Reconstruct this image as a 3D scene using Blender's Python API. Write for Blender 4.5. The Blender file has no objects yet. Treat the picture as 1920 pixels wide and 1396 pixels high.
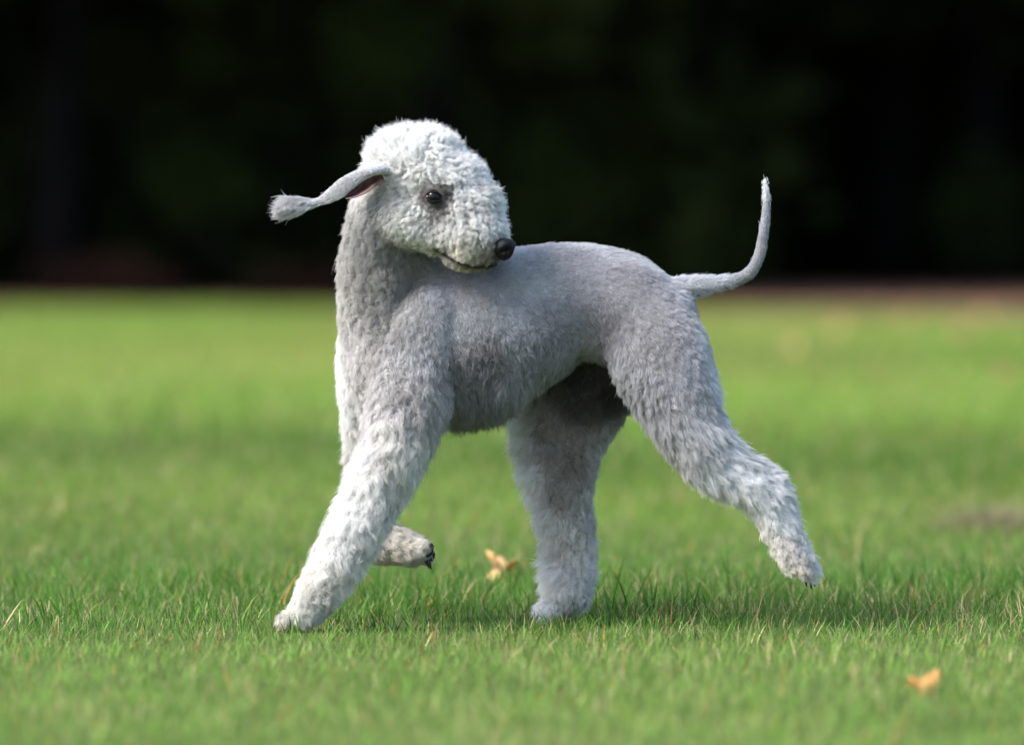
import bpy, bmesh, math, random
import numpy as np
from mathutils import Vector
from mathutils.bvhtree import BVHTree

sc = bpy.context.scene
R = math.radians
rng = np.random.default_rng(7)
random.seed(7)

# ------------------------------------------------------------------ camera
FPX = 10667.0                    # focal length in photo pixels (200 mm on a 36 mm sensor)
D = 6.55                         # metres to the dog
PITCH = math.atan(291 / FPX)
CAMH = D * math.tan(math.atan((1175 - 698) / FPX) + PITCH)
cam_data = bpy.data.cameras.new('camera')
cam = bpy.data.objects.new('camera', cam_data)
sc.collection.objects.link(cam)
sc.camera = cam
cam.location = (0, -D, CAMH)
cam.rotation_euler = (R(90) - PITCH, 0, 0)
cam_data.lens = 200
cam_data.sensor_width = 36
cam_data.clip_start = 0.1
cam_data.clip_end = 2000
cam_data.dof.use_dof = True
cam_data.dof.focus_distance = D - 0.05
cam_data.dof.aperture_fstop = 3.3

# ------------------------------------------------------------------ light
SUN_EL, SUN_AZ = R(44), R(246)      # azimuth measured from +Y clockwise: from the left, somewhat camera side
world = bpy.data.worlds.new('World')
sc.world = world
world.use_nodes = True
wn = world.node_tree
sky = wn.nodes.new('ShaderNodeTexSky')
sky.sky_type = 'NISHITA'
sky.sun_disc = False
sky.sun_elevation = SUN_EL
sky.sun_rotation = SUN_AZ
sky.air_density = 1.0
sky.dust_density = 2.5
wn.links.new(sky.outputs[0], wn.nodes['Background'].inputs[0])
wn.nodes['Background'].inputs[1].default_value = 0.15
sun_d = bpy.data.lights.new('sun', 'SUN')
sun_d.energy = 2.7
sun_d.angle = R(22)
sun_d.color = (1.0, 0.965, 0.92)
sun = bpy.data.objects.new('sun', sun_d)
sc.collection.objects.link(sun)
sdir = Vector((math.sin(SUN_AZ) * math.cos(SUN_EL), math.cos(SUN_AZ) * math.cos(SUN_EL), math.sin(SUN_EL)))
sun.rotation_euler = (-sdir).to_track_quat('-Z', 'Y').to_euler()

sc.view_settings.view_transform = 'Standard'
sc.view_settings.look = 'None'
sc.view_settings.exposure = 1.15
sc.view_settings.gamma = 1
sc.view_settings.use_curve_mapping = False
sc.render.engine = 'CYCLES'
sc.cycles.max_bounces = 7
sc.cycles.diffuse_bounces = 4
sc.cycles.glossy_bounces = 2
sc.cycles.transmission_bounces = 4
sc.cycles.use_denoising = True
sc.cycles.use_adaptive_sampling = False
try:
    sc.cycles_curves.shape = 'RIBBONS'
    sc.cycles_curves.subdivisions = 2
except Exception:
    pass

# ------------------------------------------------------------------ helpers
CP = np.array([0, -D, CAMH])
FW = np.array([0, math.cos(PITCH), -math.sin(PITCH)])
UP = np.array([0, math.sin(PITCH), math.cos(PITCH)])
S = D / FPX                       # metres per photo pixel at the dog


def P(px, py, Y=0.0):
    d = FPX * FW + (px - 960) * np.array([1.0, 0, 0]) - (py - 698) * UP
    return CP + d * ((Y + D) / d[1])


def ground_at(px, py):
    d = FPX * FW + (px - 960) * np.array([1.0, 0, 0]) - (py - 698) * UP
    p = CP + d * (-CAMH / d[2])
    return p


def tag(o, label=None, cat=None, group=None, kind=None):
    if label: o['label'] = label
    if cat: o['category'] = cat
    if group: o['group'] = group
    if kind: o['kind'] = kind
    return o


def link(name, data, parent=None):
    o = bpy.data.objects.new(name, data)
    sc.collection.objects.link(o)
    if parent is not None:
        o.parent = parent
    return o


def empty(name, loc=(0, 0, 0)):
    o = bpy.data.objects.new(name, None)
    o.empty_display_size = 0.1
    sc.collection.objects.link(o)
    o.location = loc
    return o


def mesh_np(name, V, F, mat=None, col=None, smooth=True, sizes=None):
    """V (n,3), F flat loop indices with sizes (or (m,k) array)."""
    me = bpy.data.meshes.new(name)
    V = np.asarray(V, dtype=np.float32)
    F = np.asarray(F)
    if sizes is None:
        sizes = np.full(len(F), F.shape[1], dtype=np.int32)
        F = F.ravel()
    me.vertices.add(len(V))
    me.vertices.foreach_set('co', V.ravel())
    me.loops.add(len(F))
    me.loops.foreach_set('vertex_index', F.astype(np.int32))
    me.polygons.add(len(sizes))
    st = np.concatenate([[0], np.cumsum(sizes)[:-1]]).astype(np.int32)
    me.polygons.foreach_set('loop_start', st)
    me.polygons.foreach_set('use_smooth', np.full(len(sizes), smooth))
    if col is not None:
        a = me.color_attributes.new('tint', 'FLOAT_COLOR', 'POINT')
        c4 = np.ones((len(V), 4), dtype=np.float32)
        c4[:, :3] = col
        a.data.foreach_set('color', c4.ravel())
    me.update(calc_edges=True)
    if mat: me.materials.append(mat)
    return me


class NT:
    def __init__(self, name):
        self.m = bpy.data.materials.new(name)
        self.m.use_nodes = True
        self.t = self.m.node_tree
        self.b = self.t.nodes['Principled BSDF']
        self.out = self.t.nodes['Material Output']

    def n(self, kind, **kw):
        x = self.t.nodes.new(kind)
        for k, v in kw.items():
            if k in x.inputs: x.inputs[k].default_value = v
            else: setattr(x, k, v)
        return x

    def l(self, a, b): self.t.links.new(a, b)


def noise_mix(nt, scale, c1, c2, lo=0.35, hi=0.65, detail=4, coord='Object'):
    tc = nt.n('ShaderNodeTexCoord')
    no = nt.n('ShaderNodeTexNoise', Scale=scale, Detail=detail)
    nt.l(tc.outputs[coord], no.inputs['Vector'])
    r = nt.n('ShaderNodeValToRGB')
    r.color_ramp.elements[0].position = lo
    r.color_ramp.elements[1].position = hi
    r.color_ramp.elements[0].color = (*c1, 1)
    r.color_ramp.elements[1].color = (*c2, 1)
    nt.l(no.outputs['Fac'], r.inputs['Fac'])
    return r.outputs['Color'], no


def mat_noise(name, c1, c2, scale=20, rough=0.8, bump=0.0, bscale=None, spec=0.3):
    nt = NT(name)
    c, no = noise_mix(nt, scale, c1, c2)
    nt.l(c, nt.b.inputs['Base Color'])
    nt.b.inputs['Roughness'].default_value = rough
    nt.b.inputs['Specular IOR Level'].default_value = spec
    if bump:
        n2 = nt.n('ShaderNodeTexNoise', Scale=bscale or scale * 4, Detail=5)
        tc = nt.n('ShaderNodeTexCoord')
        nt.l(tc.outputs['Object'], n2.inputs['Vector'])
        bp = nt.n('ShaderNodeBump', Strength=bump)
        nt.l(n2.outputs['Fac'], bp.inputs['Height'])
        nt.l(bp.outputs['Normal'], nt.b.inputs['Normal'])
    return nt.m


def mat_blade(name, transl=0.35, rough=0.55, spec=0.25):
    """leaf / hair material: colour from the attribute 'tint', part of the light passes through."""
    nt = NT(name)
    at = nt.n('ShaderNodeAttribute', attribute_name='tint')
    nt.l(at.outputs['Color'], nt.b.inputs['Base Color'])
    nt.b.inputs['Roughness'].default_value = rough
    nt.b.inputs['Specular IOR Level'].default_value = spec
    tr = nt.n('ShaderNodeBsdfTranslucent')
    nt.l(at.outputs['Color'], tr.inputs['Color'])
    mx = nt.n('ShaderNodeMixShader')
    mx.inputs[0].default_value = transl
    nt.l(nt.b.outputs[0], mx.inputs[1])
    nt.l(tr.outputs[0], mx.inputs[2])
    nt.l(mx.outputs[0], nt.out.inputs['Surface'])
    return nt.m


M_grass = mat_blade('grass_blade', 0.42, 0.6, 0.2)
M_fur = mat_blade('fur', 0.32, 0.6, 0.2)
M_leafm = mat_blade('leaf', 0.25, 0.6, 0.2)
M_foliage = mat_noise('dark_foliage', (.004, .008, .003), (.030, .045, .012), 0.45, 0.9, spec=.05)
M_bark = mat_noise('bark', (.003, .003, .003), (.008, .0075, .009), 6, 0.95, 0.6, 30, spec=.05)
M_litter = mat_noise('leaf_litter', (.09, .05, .035), (.34, .20, .13), 1.6, 0.95, spec=.05)
M_skin = mat_noise('skin', (.20, .19, .20), (.28, .27, .28), 60, 0.8)
M_pink = mat_noise('ear_skin', (.16, .085, .09), (.27, .165, .165), 90, 0.6, 0.2, 300)
M_black = mat_noise('dark_skin', (.007, .006, .006), (.015, .012, .012), 200, 0.6, 0.15, 900, spec=.15)
M_nose = mat_noise('nose_leather', (.003, .003, .004), (.007, .007, .009), 300, 0.5, 0.4, 1400, spec=.2)
M_claw = mat_noise('claw', (.010, .009, .009), (.03, .026, .022), 200, 0.35)

# ================================================================== ground
nt = NT('turf_soil')
c1, _ = noise_mix(nt, 3.0, (.06, .095, .02), (.12, .17, .045), .3, .7, 8)
c2, _ = noise_mix(nt, 90.0, (.03, .035, .015), (.09, .09, .045), .35, .7, 6)
mx = nt.n('ShaderNodeMix', data_type='RGBA')
mx.inputs[0].default_value = 0.35
nt.l(c1, mx.inputs[6]); nt.l(c2, mx.inputs[7])
nt.l(mx.outputs[2], nt.b.inputs['Base Color'])
nt.b.inputs['Roughness'].default_value = 0.95
nt.b.inputs['Specular IOR Level'].default_value = 0.1
M_soil = nt.m


def gz(x, y):
    """gentle swells of the lawn"""
    x = np.asarray(x, float); y = np.asarray(y, float)
    f = np.clip((y - 1.8) / 4.0, 0, 1)
    return f * (00.016 * np.sin(y * 0.62 - 2.6 + 0.25 * np.sin(x * 0.7)) + 0.012 * np.sin(x * 0.9 + y * 0.33)) - .13 * np.clip((y - 14) / 14, 0, 1) ** 1.5


xs = np.concatenate([[-900, -300, -100, -40], np.linspace(-16, 16, 65), [40, 100, 300, 900]])
ys = np.concatenate([[-600, -100, -30, -12], np.linspace(-8, 50, 117), [80, 200, 600, 1500]])
GX, GY = np.meshgrid(xs, ys)
Z = gz(GX, GY)
Z[(np.abs(GX) > 30)] = 0
V = np.stack([GX.ravel(), GY.ravel(), Z.ravel()], 1)
nx = len(xs)
ii, jj = np.meshgrid(np.arange(nx - 1), np.arange(len(ys) - 1))
a = (jj * nx + ii).ravel()
F = np.stack([a, a + 1, a + nx + 1, a + nx], 1)
lawn = link('lawn', mesh_np('lawn', V, F, M_soil))
tag(lawn, 'short green park lawn stretching back to the dark wood', kind='structure')

def wood_edge(x):
    return 30.4 - 5.0 * np.clip(x / 2.2 - .25, 0, 1) + 0.7 * np.sin(x * 2.1) + 0.5 * np.sin(x * 5.3 + 1)


# leaf litter under the trees: a sheet over the ground from the lawn's far edge
xs = np.linspace(-22, 22, 90)
ys = np.concatenate([[0.0], np.linspace(.8, 26, 30)])
GX, GT = np.meshgrid(xs, ys)
edge = wood_edge(GX)
GY = edge + GT
Z = gz(GX, GY) + 0.03
V = np.stack([GX.ravel(), GY.ravel(), Z.ravel()], 1)
nx = len(xs)
ii, jj = np.meshgrid(np.arange(nx - 1), np.arange(len(ys) - 1))
a = (jj * nx + ii).ravel()
litter = link('leaf_litter', mesh_np('leaf_litter', V, np.stack([a, a + 1, a + nx + 1, a + nx], 1), M_litter))
tag(litter, 'brown leaf litter on the ground under the dark trees', kind='structure')


# ================================================================== grass
def vnoise(x, y, seed=0):
    """smooth value noise, 0..1"""
    xi = np.floor(x).astype(np.int64); yi = np.floor(y).astype(np.int64)
    fx = x - xi; fy = y - yi
    fx = fx * fx * (3 - 2 * fx); fy = fy * fy * (3 - 2 * fy)

    def h(i, j):
        n = (i * 374761393 + j * 668265263 + seed * 1442695041) & 0x7fffffff
        n = ((n ^ (n >> 13)) * 1274126177) & 0x7fffffff
        return ((n ^ (n >> 16)) & 0xffff) / 65535.0
    return ((h(xi, yi) * (1 - fx) + h(xi + 1, yi) * fx) * (1 - fy)
            + (h(xi, yi + 1) * (1 - fx) + h(xi + 1, yi + 1) * fx) * fy)


def blades(x, y, z, L, W, az, lean, bend, col, tipcol, lev=4):
    n = len(x)
    t = np.linspace(0, 1, lev)
    dx, dy = np.cos(az), np.sin(az)
    h = L[:, None] * t * (1 - 0.25 * bend[:, None] * t)
    off = L[:, None] * (lean[:, None] * t + bend[:, None] * t ** 2)
    cx = x[:, None] + dx[:, None] * off
    cy = y[:, None] + dy[:, None] * off
    cz = z[:, None] + h
    wv = W[:, None] * 0.5 * np.array([1.0, .9, .65, 0.0])[:lev] if lev == 4 else W[:, None] * .5 * (1 - t ** 2)
    tw = az + np.pi / 2 + rng.uniform(-.9, .9, n)
    sx, sy = np.cos(tw)[:, None], np.sin(tw)[:, None]
    V = np.zeros((n, lev * 2 - 1, 3), dtype=np.float32)
    C = np.zeros((n, lev * 2 - 1, 3), dtype=np.float32)
    for k in range(lev - 1):
        for s, o in ((-1, 0), (1, 1)):
            V[:, 2 * k + o, 0] = cx[:, k] + s * sx[:, 0] * wv[:, k]
            V[:, 2 * k + o, 1] = cy[:, k] + s * sy[:, 0] * wv[:, k]
            V[:, 2 * k + o, 2] = cz[:, k]
            C[:, 2 * k + o] = col * (1 - t[k] ** 2) + tipcol * t[k] ** 2
    V[:, -1, 0] = cx[:, -1]; V[:, -1, 1] = cy[:, -1]; V[:, -1, 2] = cz[:, -1]
    C[:, -1] = tipcol
    nv = lev * 2 - 1
    fl = []
    sizes = []
    for k in range(lev - 2):
        fl += [2 * k, 2 * k + 1, 2 * k + 3, 2 * k + 2]; sizes.append(4)
    fl += [2 * (lev - 2), 2 * (lev - 2) + 1, nv - 1]; sizes.append(3)
    base = (np.arange(n) * nv)[:, None]
    return V.reshape(-1, 3), C.reshape(-1, 3), (base + np.array(fl)).ravel(), np.tile(sizes, n)


def make_grass(name, d0, d1, k0, label, wmul=1.0, hmul=1.0):
    # density falls with the square of the distance from the camera side of the lawn
    dd = np.linspace(d0, d1, 400)
    wid = dd * 0.18 * 1.12 + 0.5
    dens = k0 * (6.0 / dd) ** 2 * wid
    cdf = np.cumsum(dens) * (dd[1] - dd[0])
    n = int(cdf[-1])
    d = np.interp(rng.uniform(0, cdf[-1], n), cdf, dd)
    x = rng.uniform(-.5, .5, n) * (d * 0.18 * 1.12 + 0.5)
    y = d - D
    ok = y < wood_edge(x) + rng.normal(0, .5, n)
    x, y, d = x[ok], y[ok], d[ok]
    n = len(x)
    z = gz(x, y) - 0.002
    big = vnoise(x * 1.1 + 9, y * 0.8 + 4, 1)
    med = vnoise(x * 5 + 3, y * 3.2, 2)
    fine = vnoise(x * 22, y * 16, 3)
    tall = np.clip(1 - np.abs(y - 0.45) / 0.6, 0, 1) * np.clip(.5 + 1.1 * vnoise(x * 2.4 + 2, y * 2.0, 5) - .25, 0, 1.2)
    mid = np.clip((y - .9) / 1.5, 0, 1)
    L = (0.012 + 0.010 * med + 0.008 * fine + 0.026 * tall + 0.010 * mid) * rng.uniform(.55, 1.25, n) * hmul
    longb = rng.random(n) < (0.006 + 0.03 * tall)
    L[longb] *= rng.uniform(1.3, 2.0, longb.sum())
    W = (0.0008 + 0.0007 * rng.random(n)) * (1 + 0.28 * np.clip(d - 8, 0, 40)) * wmul * (1 + .35 * longb) * np.where((rng.random(n) < .06) & (y > -.5), 1.8, 1)
    az = rng.uniform(0, 2 * np.pi, n)
    lean = rng.uniform(0, .55, n) ** 1.2
    bend = rng.uniform(0, .7, n)
    # species and age of blade
    c_short = np.array([.170, .300, .058])
    c_deep = np.array([.062, .185, .020])
    c_far = np.array([.190, .340, .046])
    c_yel = np.array([.36, .39, .09])
    front = np.clip((-0.05 - y) / 0.35, 0, 1)[:, None]
    farw = np.clip((y - 1.0) / 3.0, 0, 1)[:, None]
    col = c_deep * (1 - front) + c_short * front
    mixr = (0.35 + 0.55 * rng.random(n))[:, None] * (1 - .55 * tall[:, None])
    col = col * (1 - mixr * .5) + c_short * mixr * .5
    col = col * (1 - farw) + c_far * farw
    # greener and yellower patches of turf
    pb = vnoise(x * .45 + 20, y * .28 + 7, 8)
    yel = np.clip((pb - .42) * 3.0, 0, 1)[:, None] * farw
    col = col * (1 - .45 * yel) + c_yel * .45 * yel
    dk = np.clip((.5 - big) * 2.0, 0, 1)[:, None]
    shade_band = np.exp(-((y - 4.3 + .35 * np.sin(x * 1.7)) / 1.15) ** 2)[:, None]                 # soft strip of shade, painted into the blade colours
    col = col * (1 - .25 * dk) * (1 - shade_band * np.array([.62, .45, .62]))
    r = rng.random(n)
    straw = r < (0.05 + .10 * np.clip(vnoise(x * 2.2 + 5, y * 1.3, 12) * 2 - 1, 0, 1) + 0.06 * (fine > .62) + .05 * (med > .6))
    oran = (r > 0.985)
    col[straw] = np.array([.50, .42, .22]) * rng.uniform(.6, 1.15, (straw.sum(), 1))
    col[oran] = np.array([.60, .27, .07]) * rng.uniform(.5, 1.1, (oran.sum(), 1))
    col = col * rng.uniform(.5, 1.5, (n, 1))
    tip = col * np.array([1.12, 1.08, 1.1])
    dry = rng.random(n) < .08
    tip[dry] = np.array([.48, .42, .22])
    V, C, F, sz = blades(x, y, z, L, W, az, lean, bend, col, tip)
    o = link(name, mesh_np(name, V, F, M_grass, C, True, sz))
    tag(o, label, 'grass', kind='stuff')
    return o


make_grass('grass', 4.3, 37.0, 15500, 'short green lawn grass with scattered straw coloured blades')


# a few blades that stand above the rest, among the turf around the paws
def add_tall():
    spots = [(1175, 1170, 18, .062), (1290, 1160, 14, .05), (1220, 1150, 14, .06), (1120, 1160, 6, .05), (975, 1130, 10, .05), (870, 1120, 12, .05),
             (375, 1100, 9, .06), (230, 1080, 8, .055), (160, 1180, 10, .05), (90, 1170, 10, .045), (1370, 1130, 8, .06), (1650, 1120, 22, .05), (1720, 1110, 20, .05),
             (1800, 1110, 20, .05), (1870, 1120, 18, .05), (1600, 1150, 12, .045), (690, 1150, 14, .05), (760, 1140, 14, .05), (820, 1150, 12, .05), (1050, 1165, 8, .05),
             (470, 1140, 8, .04), (630, 1170, 8, .035), (1540, 1130, 8, .04), (1450, 1140, 10, .045), (1040, 1140, 6, .06), (560, 1195, 5, .03)]
    X, Y, L = [], [], []
    for px, py, k, ln in spots:
        g = ground_at(px, py)
        for _ in range(k):
            X.append(g[0] + random.gauss(0, .022)); Y.append(g[1] + random.gauss(0, .05)); L.append(ln * random.uniform(.65, 1.15))
    x, y, L = map(np.array, (X, Y, L))
    n = len(x)
    col = np.array([.055, .14, .022]) * rng.uniform(.6, 1.5, (n, 1))
    V, C, F, sz = blades(x, y, gz(x, y), L, rng.uniform(.0016, .0028, n), rng.uniform(0, 6.28, n), rng.uniform(.05, .35, n), rng.uniform(0, .45, n), col, col * 1.25)
    o = link('tall_grass', mesh_np('tall_grass', V, F, M_grass, C, True, sz))
    tag(o, 'taller dark green blades standing out of the turf round the paws', 'grass', kind='stuff')


add_tall()


# ================================================================== the wood behind
def leaf_cloud(n, cen, rad, size, shell=0.45, flat=0.0, seed=1):
    r = np.random.default_rng(seed)
    u = r.normal(size=(n, 3)); u /= np.linalg.norm(u, axis=1)[:, None]
    q = (shell + (1 - shell) * r.random(n) ** .6)[:, None]
    lump = 1 + .22 * np.sin(u[:, :1] * 5 + seed) * np.cos(u[:, 1:2] * 4 + u[:, 2:] * 5)
    p = np.array(cen) + u * q * np.array(rad) * lump
    a = r.normal(size=(n, 3)); a /= np.linalg.norm(a, axis=1)[:, None]
    b = np.cross(a, r.normal(size=(n, 3))); b /= np.linalg.norm(b, axis=1)[:, None]
    s = size * r.uniform(.5, 1.3, n)[:, None]
    V = np.stack([p - a * s, p - b * s * .45, p + a * s, p + b * s * .45], 1).reshape(-1, 3)
    F = np.arange(n * 4).reshape(-1, 4)
    return V, F


def trunk_mesh(r0, r1, h, seed=1, limbs=5):
    rr = random.Random(seed)
    bm = bmesh.new()

    def tube(pts, rads, seg=10):
        rings = []
        for k, (p, r_) in enumerate(zip(pts, rads)):
            d = (pts[min(k + 1, len(pts) - 1)] - pts[max(k - 1, 0)]).normalized()
            a = d.orthogonal().normalized(); b = d.cross(a)
            rings.append([bm.verts.new(p + (a * math.cos(t) + b * math.sin(t)) * r_ * (1 + .08 * math.sin(3 * t + k)))
                          for t in [2 * math.pi * i / seg for i in range(seg)]])
        for q in range(len(rings) - 1):
            for i in range(seg):
                bm.faces.new((rings[q][i], rings[q][(i + 1) % seg], rings[q + 1][(i + 1) % seg], rings[q + 1][i]))
        bm.faces.new(rings[-1]); bm.faces.new(rings[0][::-1])
    n = 9
    pts = [Vector((rr.uniform(-.04, .04) * k, rr.uniform(-.04, .04) * k, h * k / (n - 1) - .1)) for k in range(n)]
    rads = [r0 * (1.35 if k == 0 else 1) * (1 - k / (n - 1)) + r1 * k / (n - 1) for k in range(n)]
    tube(pts, rads)
    for i in range(limbs):
        z = h * rr.uniform(.25, .8)
        a = rr.uniform(0, 6.28)
        ln = rr.uniform(1.2, 2.4)
        o = Vector((0, 0, z))
        tube([o, o + Vector((math.cos(a) * ln * .5, math.sin(a) * ln * .5, .35)), o + Vector((math.cos(a) * ln, math.sin(a) * ln, .9))], [r0 * .4, r0 * .25, .02], 6)
    me = bpy.data.meshes.new('trunk')
    bm.normal_update(); bm.to_mesh(me); bm.free()
    for p in me.polygons: p.use_smooth = True
    me.materials.append(M_bark)
    return me


crown_meshes = []
for k in range(3):
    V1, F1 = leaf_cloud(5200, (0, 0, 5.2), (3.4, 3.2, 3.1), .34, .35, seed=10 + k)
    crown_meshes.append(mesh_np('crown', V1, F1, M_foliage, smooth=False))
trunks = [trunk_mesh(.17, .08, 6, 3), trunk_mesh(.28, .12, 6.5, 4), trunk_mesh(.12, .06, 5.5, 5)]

tree_protos = {}


def tree(x, y, kind, ck, sc_, rot, label, group):
    t = empty('tree', (x, y, float(gz(x, y))))
    t.rotation_euler.z = rot
    t.scale = (sc_, sc_, sc_)
    tag(t, label, 'tree', group)
    link('trunk', trunks[kind], t)
    link('crown', crown_meshes[ck], t)
    return t


def pxx(px, dist): return (px - 960) / FPX * dist


BACK = 'trees of the dark wood behind the lawn'
LBL = 'dark tree of the shaded wood with low spreading crown behind the lawn'
tree(pxx(1262, 43), 43 - D, 1, 0, 1.0, .3, 'thick grey trunk in the wood, just left of the tail', BACK)
tree(pxx(560, 45), 45 - D, 0, 1, 1.0, 1.3, 'dark trunk in the wood, below and beyond the ear tassel', BACK)
tree(pxx(1660, 44), 44 - D, 0, 2, 1.0, 2.3, 'slim dark trunk in the wood, to the right of the upright tail', BACK)
rr = random.Random(5)
for row, yy in enumerate([31, 34.5, 38.5, 42.5, 47]):
    for i in range(9):
        x = -14.5 + i * 3.6 + rr.uniform(-.6, .6) + (row % 2) * 1.7
        if row == 0:
            # front row: crowns hang over the lawn's edge, trunks stand between the sight lines' dark gaps
            yq = yy + 2.0
        else:
            yq = yy
        if abs(x) < 7.5 and row in (0,) and i % 2: x += .5
        if x > .8 and row < 2: yq += 3.5
        tree(x, yq + rr.uniform(-.4, .4), 2 if row % 2 else 0, rr.randrange(3), rr.uniform(.95, 1.12), rr.uniform(0, 6.28), LBL, BACK)

# undergrowth closing the back of the wood
Vs, Fs, nb = [], [], 0
for k in range(34):
    x = -25 + k * 1.5
    yb = 34.2 + 7.0 * min(max((x - .6) / 1.6, 0), 1)
    V1, F1 = leaf_cloud(2600, (x, yb + rr.uniform(-.5, .5), 1.3), (1.7, 1.1, 2.6), .22, .1, seed=100 + k)
    Vs.append(V1); Fs.append(F1 + nb); nb += len(V1)
    V1, F1 = leaf_cloud(1500, (x, 50 + rr.uniform(-.6, .6), 5.5), (2.6, 1.6, 5.5), .5, .1, seed=150 + k)
    Vs.append(V1); Fs.append(F1 + nb); nb += len(V1)
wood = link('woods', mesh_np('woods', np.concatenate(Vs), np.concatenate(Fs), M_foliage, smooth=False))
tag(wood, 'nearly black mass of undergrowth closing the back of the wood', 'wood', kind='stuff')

# bushes one can faintly tell apart
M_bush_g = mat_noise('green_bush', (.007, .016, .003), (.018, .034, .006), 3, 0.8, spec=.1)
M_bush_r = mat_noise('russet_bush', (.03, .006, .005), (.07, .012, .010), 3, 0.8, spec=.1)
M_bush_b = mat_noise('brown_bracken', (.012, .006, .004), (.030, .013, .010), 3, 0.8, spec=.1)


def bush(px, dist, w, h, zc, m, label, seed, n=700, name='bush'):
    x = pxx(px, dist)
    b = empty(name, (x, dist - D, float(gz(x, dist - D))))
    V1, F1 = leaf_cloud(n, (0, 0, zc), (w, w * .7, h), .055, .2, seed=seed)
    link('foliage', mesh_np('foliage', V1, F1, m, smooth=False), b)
    bm = bmesh.new()
    for k in range(7):
        a = rr.uniform(0, 6.28)
        e = Vector((math.cos(a) * w * .5, math.sin(a) * w * .35, zc + h * .3))
        u = Vector((-math.sin(a), math.cos(a), 0)) * .012
        w_ = Vector((0, 0, .012))
        vs = [bm.verts.new(q) for q in (u, -u, w_ + Vector((math.cos(a), math.sin(a), 0)) * .02, e)]
        bm.faces.new((vs[0], vs[1], vs[3])); bm.faces.new((vs[1], vs[2], vs[3])); bm.faces.new((vs[2], vs[0], vs[3])); bm.faces.new((vs[0], vs[2], vs[1]))
    me = bpy.data.meshes.new('stems'); bm.to_mesh(me); bm.free(); me.materials.append(M_bark)
    link('stem', me, b)
    tag(b, label, 'bush', 'bushes at the edge of the wood')
    return b


bush(1283, 42.0, .16, .20, .16, M_bush_r, 'small dull red bush at the foot of the thick trunk left of the tail', 201, 400)
bush(190, 38.6, .55, .20, .16, M_bush_b, 'low brown bracken heap at the left edge of the wood', 202)
bush(560, 38.8, .45, .16, .12, M_bush_b, 'low brown bracken at the wood edge left of the neck of the dog', 203)
bush(1030, 39, .35, .45, .85, M_bush_g, 'faint green bush directly above the back of the dog', 204)
bush(380, 39.2, .45, .30, .85, M_bush_g, 'faint green bush beyond and left of the ear tassel', 205)
bush(720, 38.8, .5, .5, 1.75, M_bush_g, 'faint olive green bush high behind the top of the head', 206)
bush(1830, 42, .35, .45, .65, M_bush_g, 'faint green bush at the right edge of the wood', 207)
bush(1600, 46, .6, .30, 1.3, M_bush_g, 'faint green bush in the wood above and right of the tail tip', 208)


# ================================================================== fallen leaves, tufts
def fallen_leaf(px, py, size, c1, c2, label, group=None, rot=(0, 0, 0), seed=1, up=0.012, curl=1.0):
    """a lobed leaf lying on the turf: blade with curled lobes and a midrib and stalk"""
    g = ground_at(px, py)
    rr_ = random.Random(seed)
    o = empty('fallen_leaf', (g[0], g[1], float(gz(g[0], g[1])) + up))
    o.rotation_euler = rot
    n = 60
    rings = 5
    V = [(0, 0, 0)]
    C = []
    lobes = 5
    for r_ in range(1, rings + 1):
        q = r_ / rings
        for i in range(n):
            t = 2 * math.pi * i / n
            lob = .66 + .34 * abs(math.cos(lobes * t / 2)) ** 1.6 + .06 * math.cos(17 * t)
            if abs((t + math.pi / 2 + math.pi) % (2 * math.pi) - math.pi) < .35: lob *= .55
            rad = size * .5 * q * (1 + (lob - 1) * q)
            z = size * .42 * curl * (q ** 2) * (math.sin(2 * t + seed) * .6 + math.sin(3 * t + 2 * seed) * .45 + .25) + size * .03 * math.cos(lobes * t) * q
            V.append((rad * math.sin(t), rad * math.cos(t), z))
    Fq = []
    for i in range(n): Fq.append((0, 1 + i, 1 + (i + 1) % n))
    sizes = [3] * n
    flat = [k for f in Fq for k in f]
    for r_ in range(rings - 1):
        for i in range(n):
            a_ = 1 + r_ * n + i; b_ = 1 + r_ * n + (i + 1) % n
            flat += [a_, a_ + n, b_ + n, b_]; sizes.append(4)
    V = np.array(V)
    ang = np.arctan2(V[:, 0], V[:, 1])
    w = np.clip(.5 + .5 * np.sin(ang * 2 + seed) + rng.uniform(-.15, .15, len(V)), 0, 1)[:, None]
    col = np.array(c1) * (1 - w) + np.array(c2) * w
    bl = link('leaf_blade', mesh_np('leaf_blade', V, np.array(flat), M_leafm, col, True, np.array(sizes)), o)
    md = bl.modifiers.new('thick', 'SOLIDIFY'); md.thickness = 0.0006
    bm = bmesh.new()
    seg = 6
    prev = None
    for k in range(6):
        q = k / 5
        c = Vector((0, -size * (.05 + .75 * q), size * (.01 + .22 * q * q)))
        ring = [bm.verts.new(c + Vector((math.cos(6.283 * i / seg), 0, math.sin(6.283 * i / seg))) * size * (.022 - .008 * q)) for i in range(seg)]
        if prev:
            for i in range(seg): bm.faces.new((prev[i], prev[(i + 1) % seg], ring[(i + 1) % seg], ring[i]))
        prev = ring
    bm.faces.new(prev)
    me = bpy.data.meshes.new('leaf_stalk'); bm.to_mesh(me); bm.free()
    me.materials.append(M_litter)
    link('leaf_stalk', me, o)
    tag(o, label, 'leaf', group)
    return o


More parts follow.
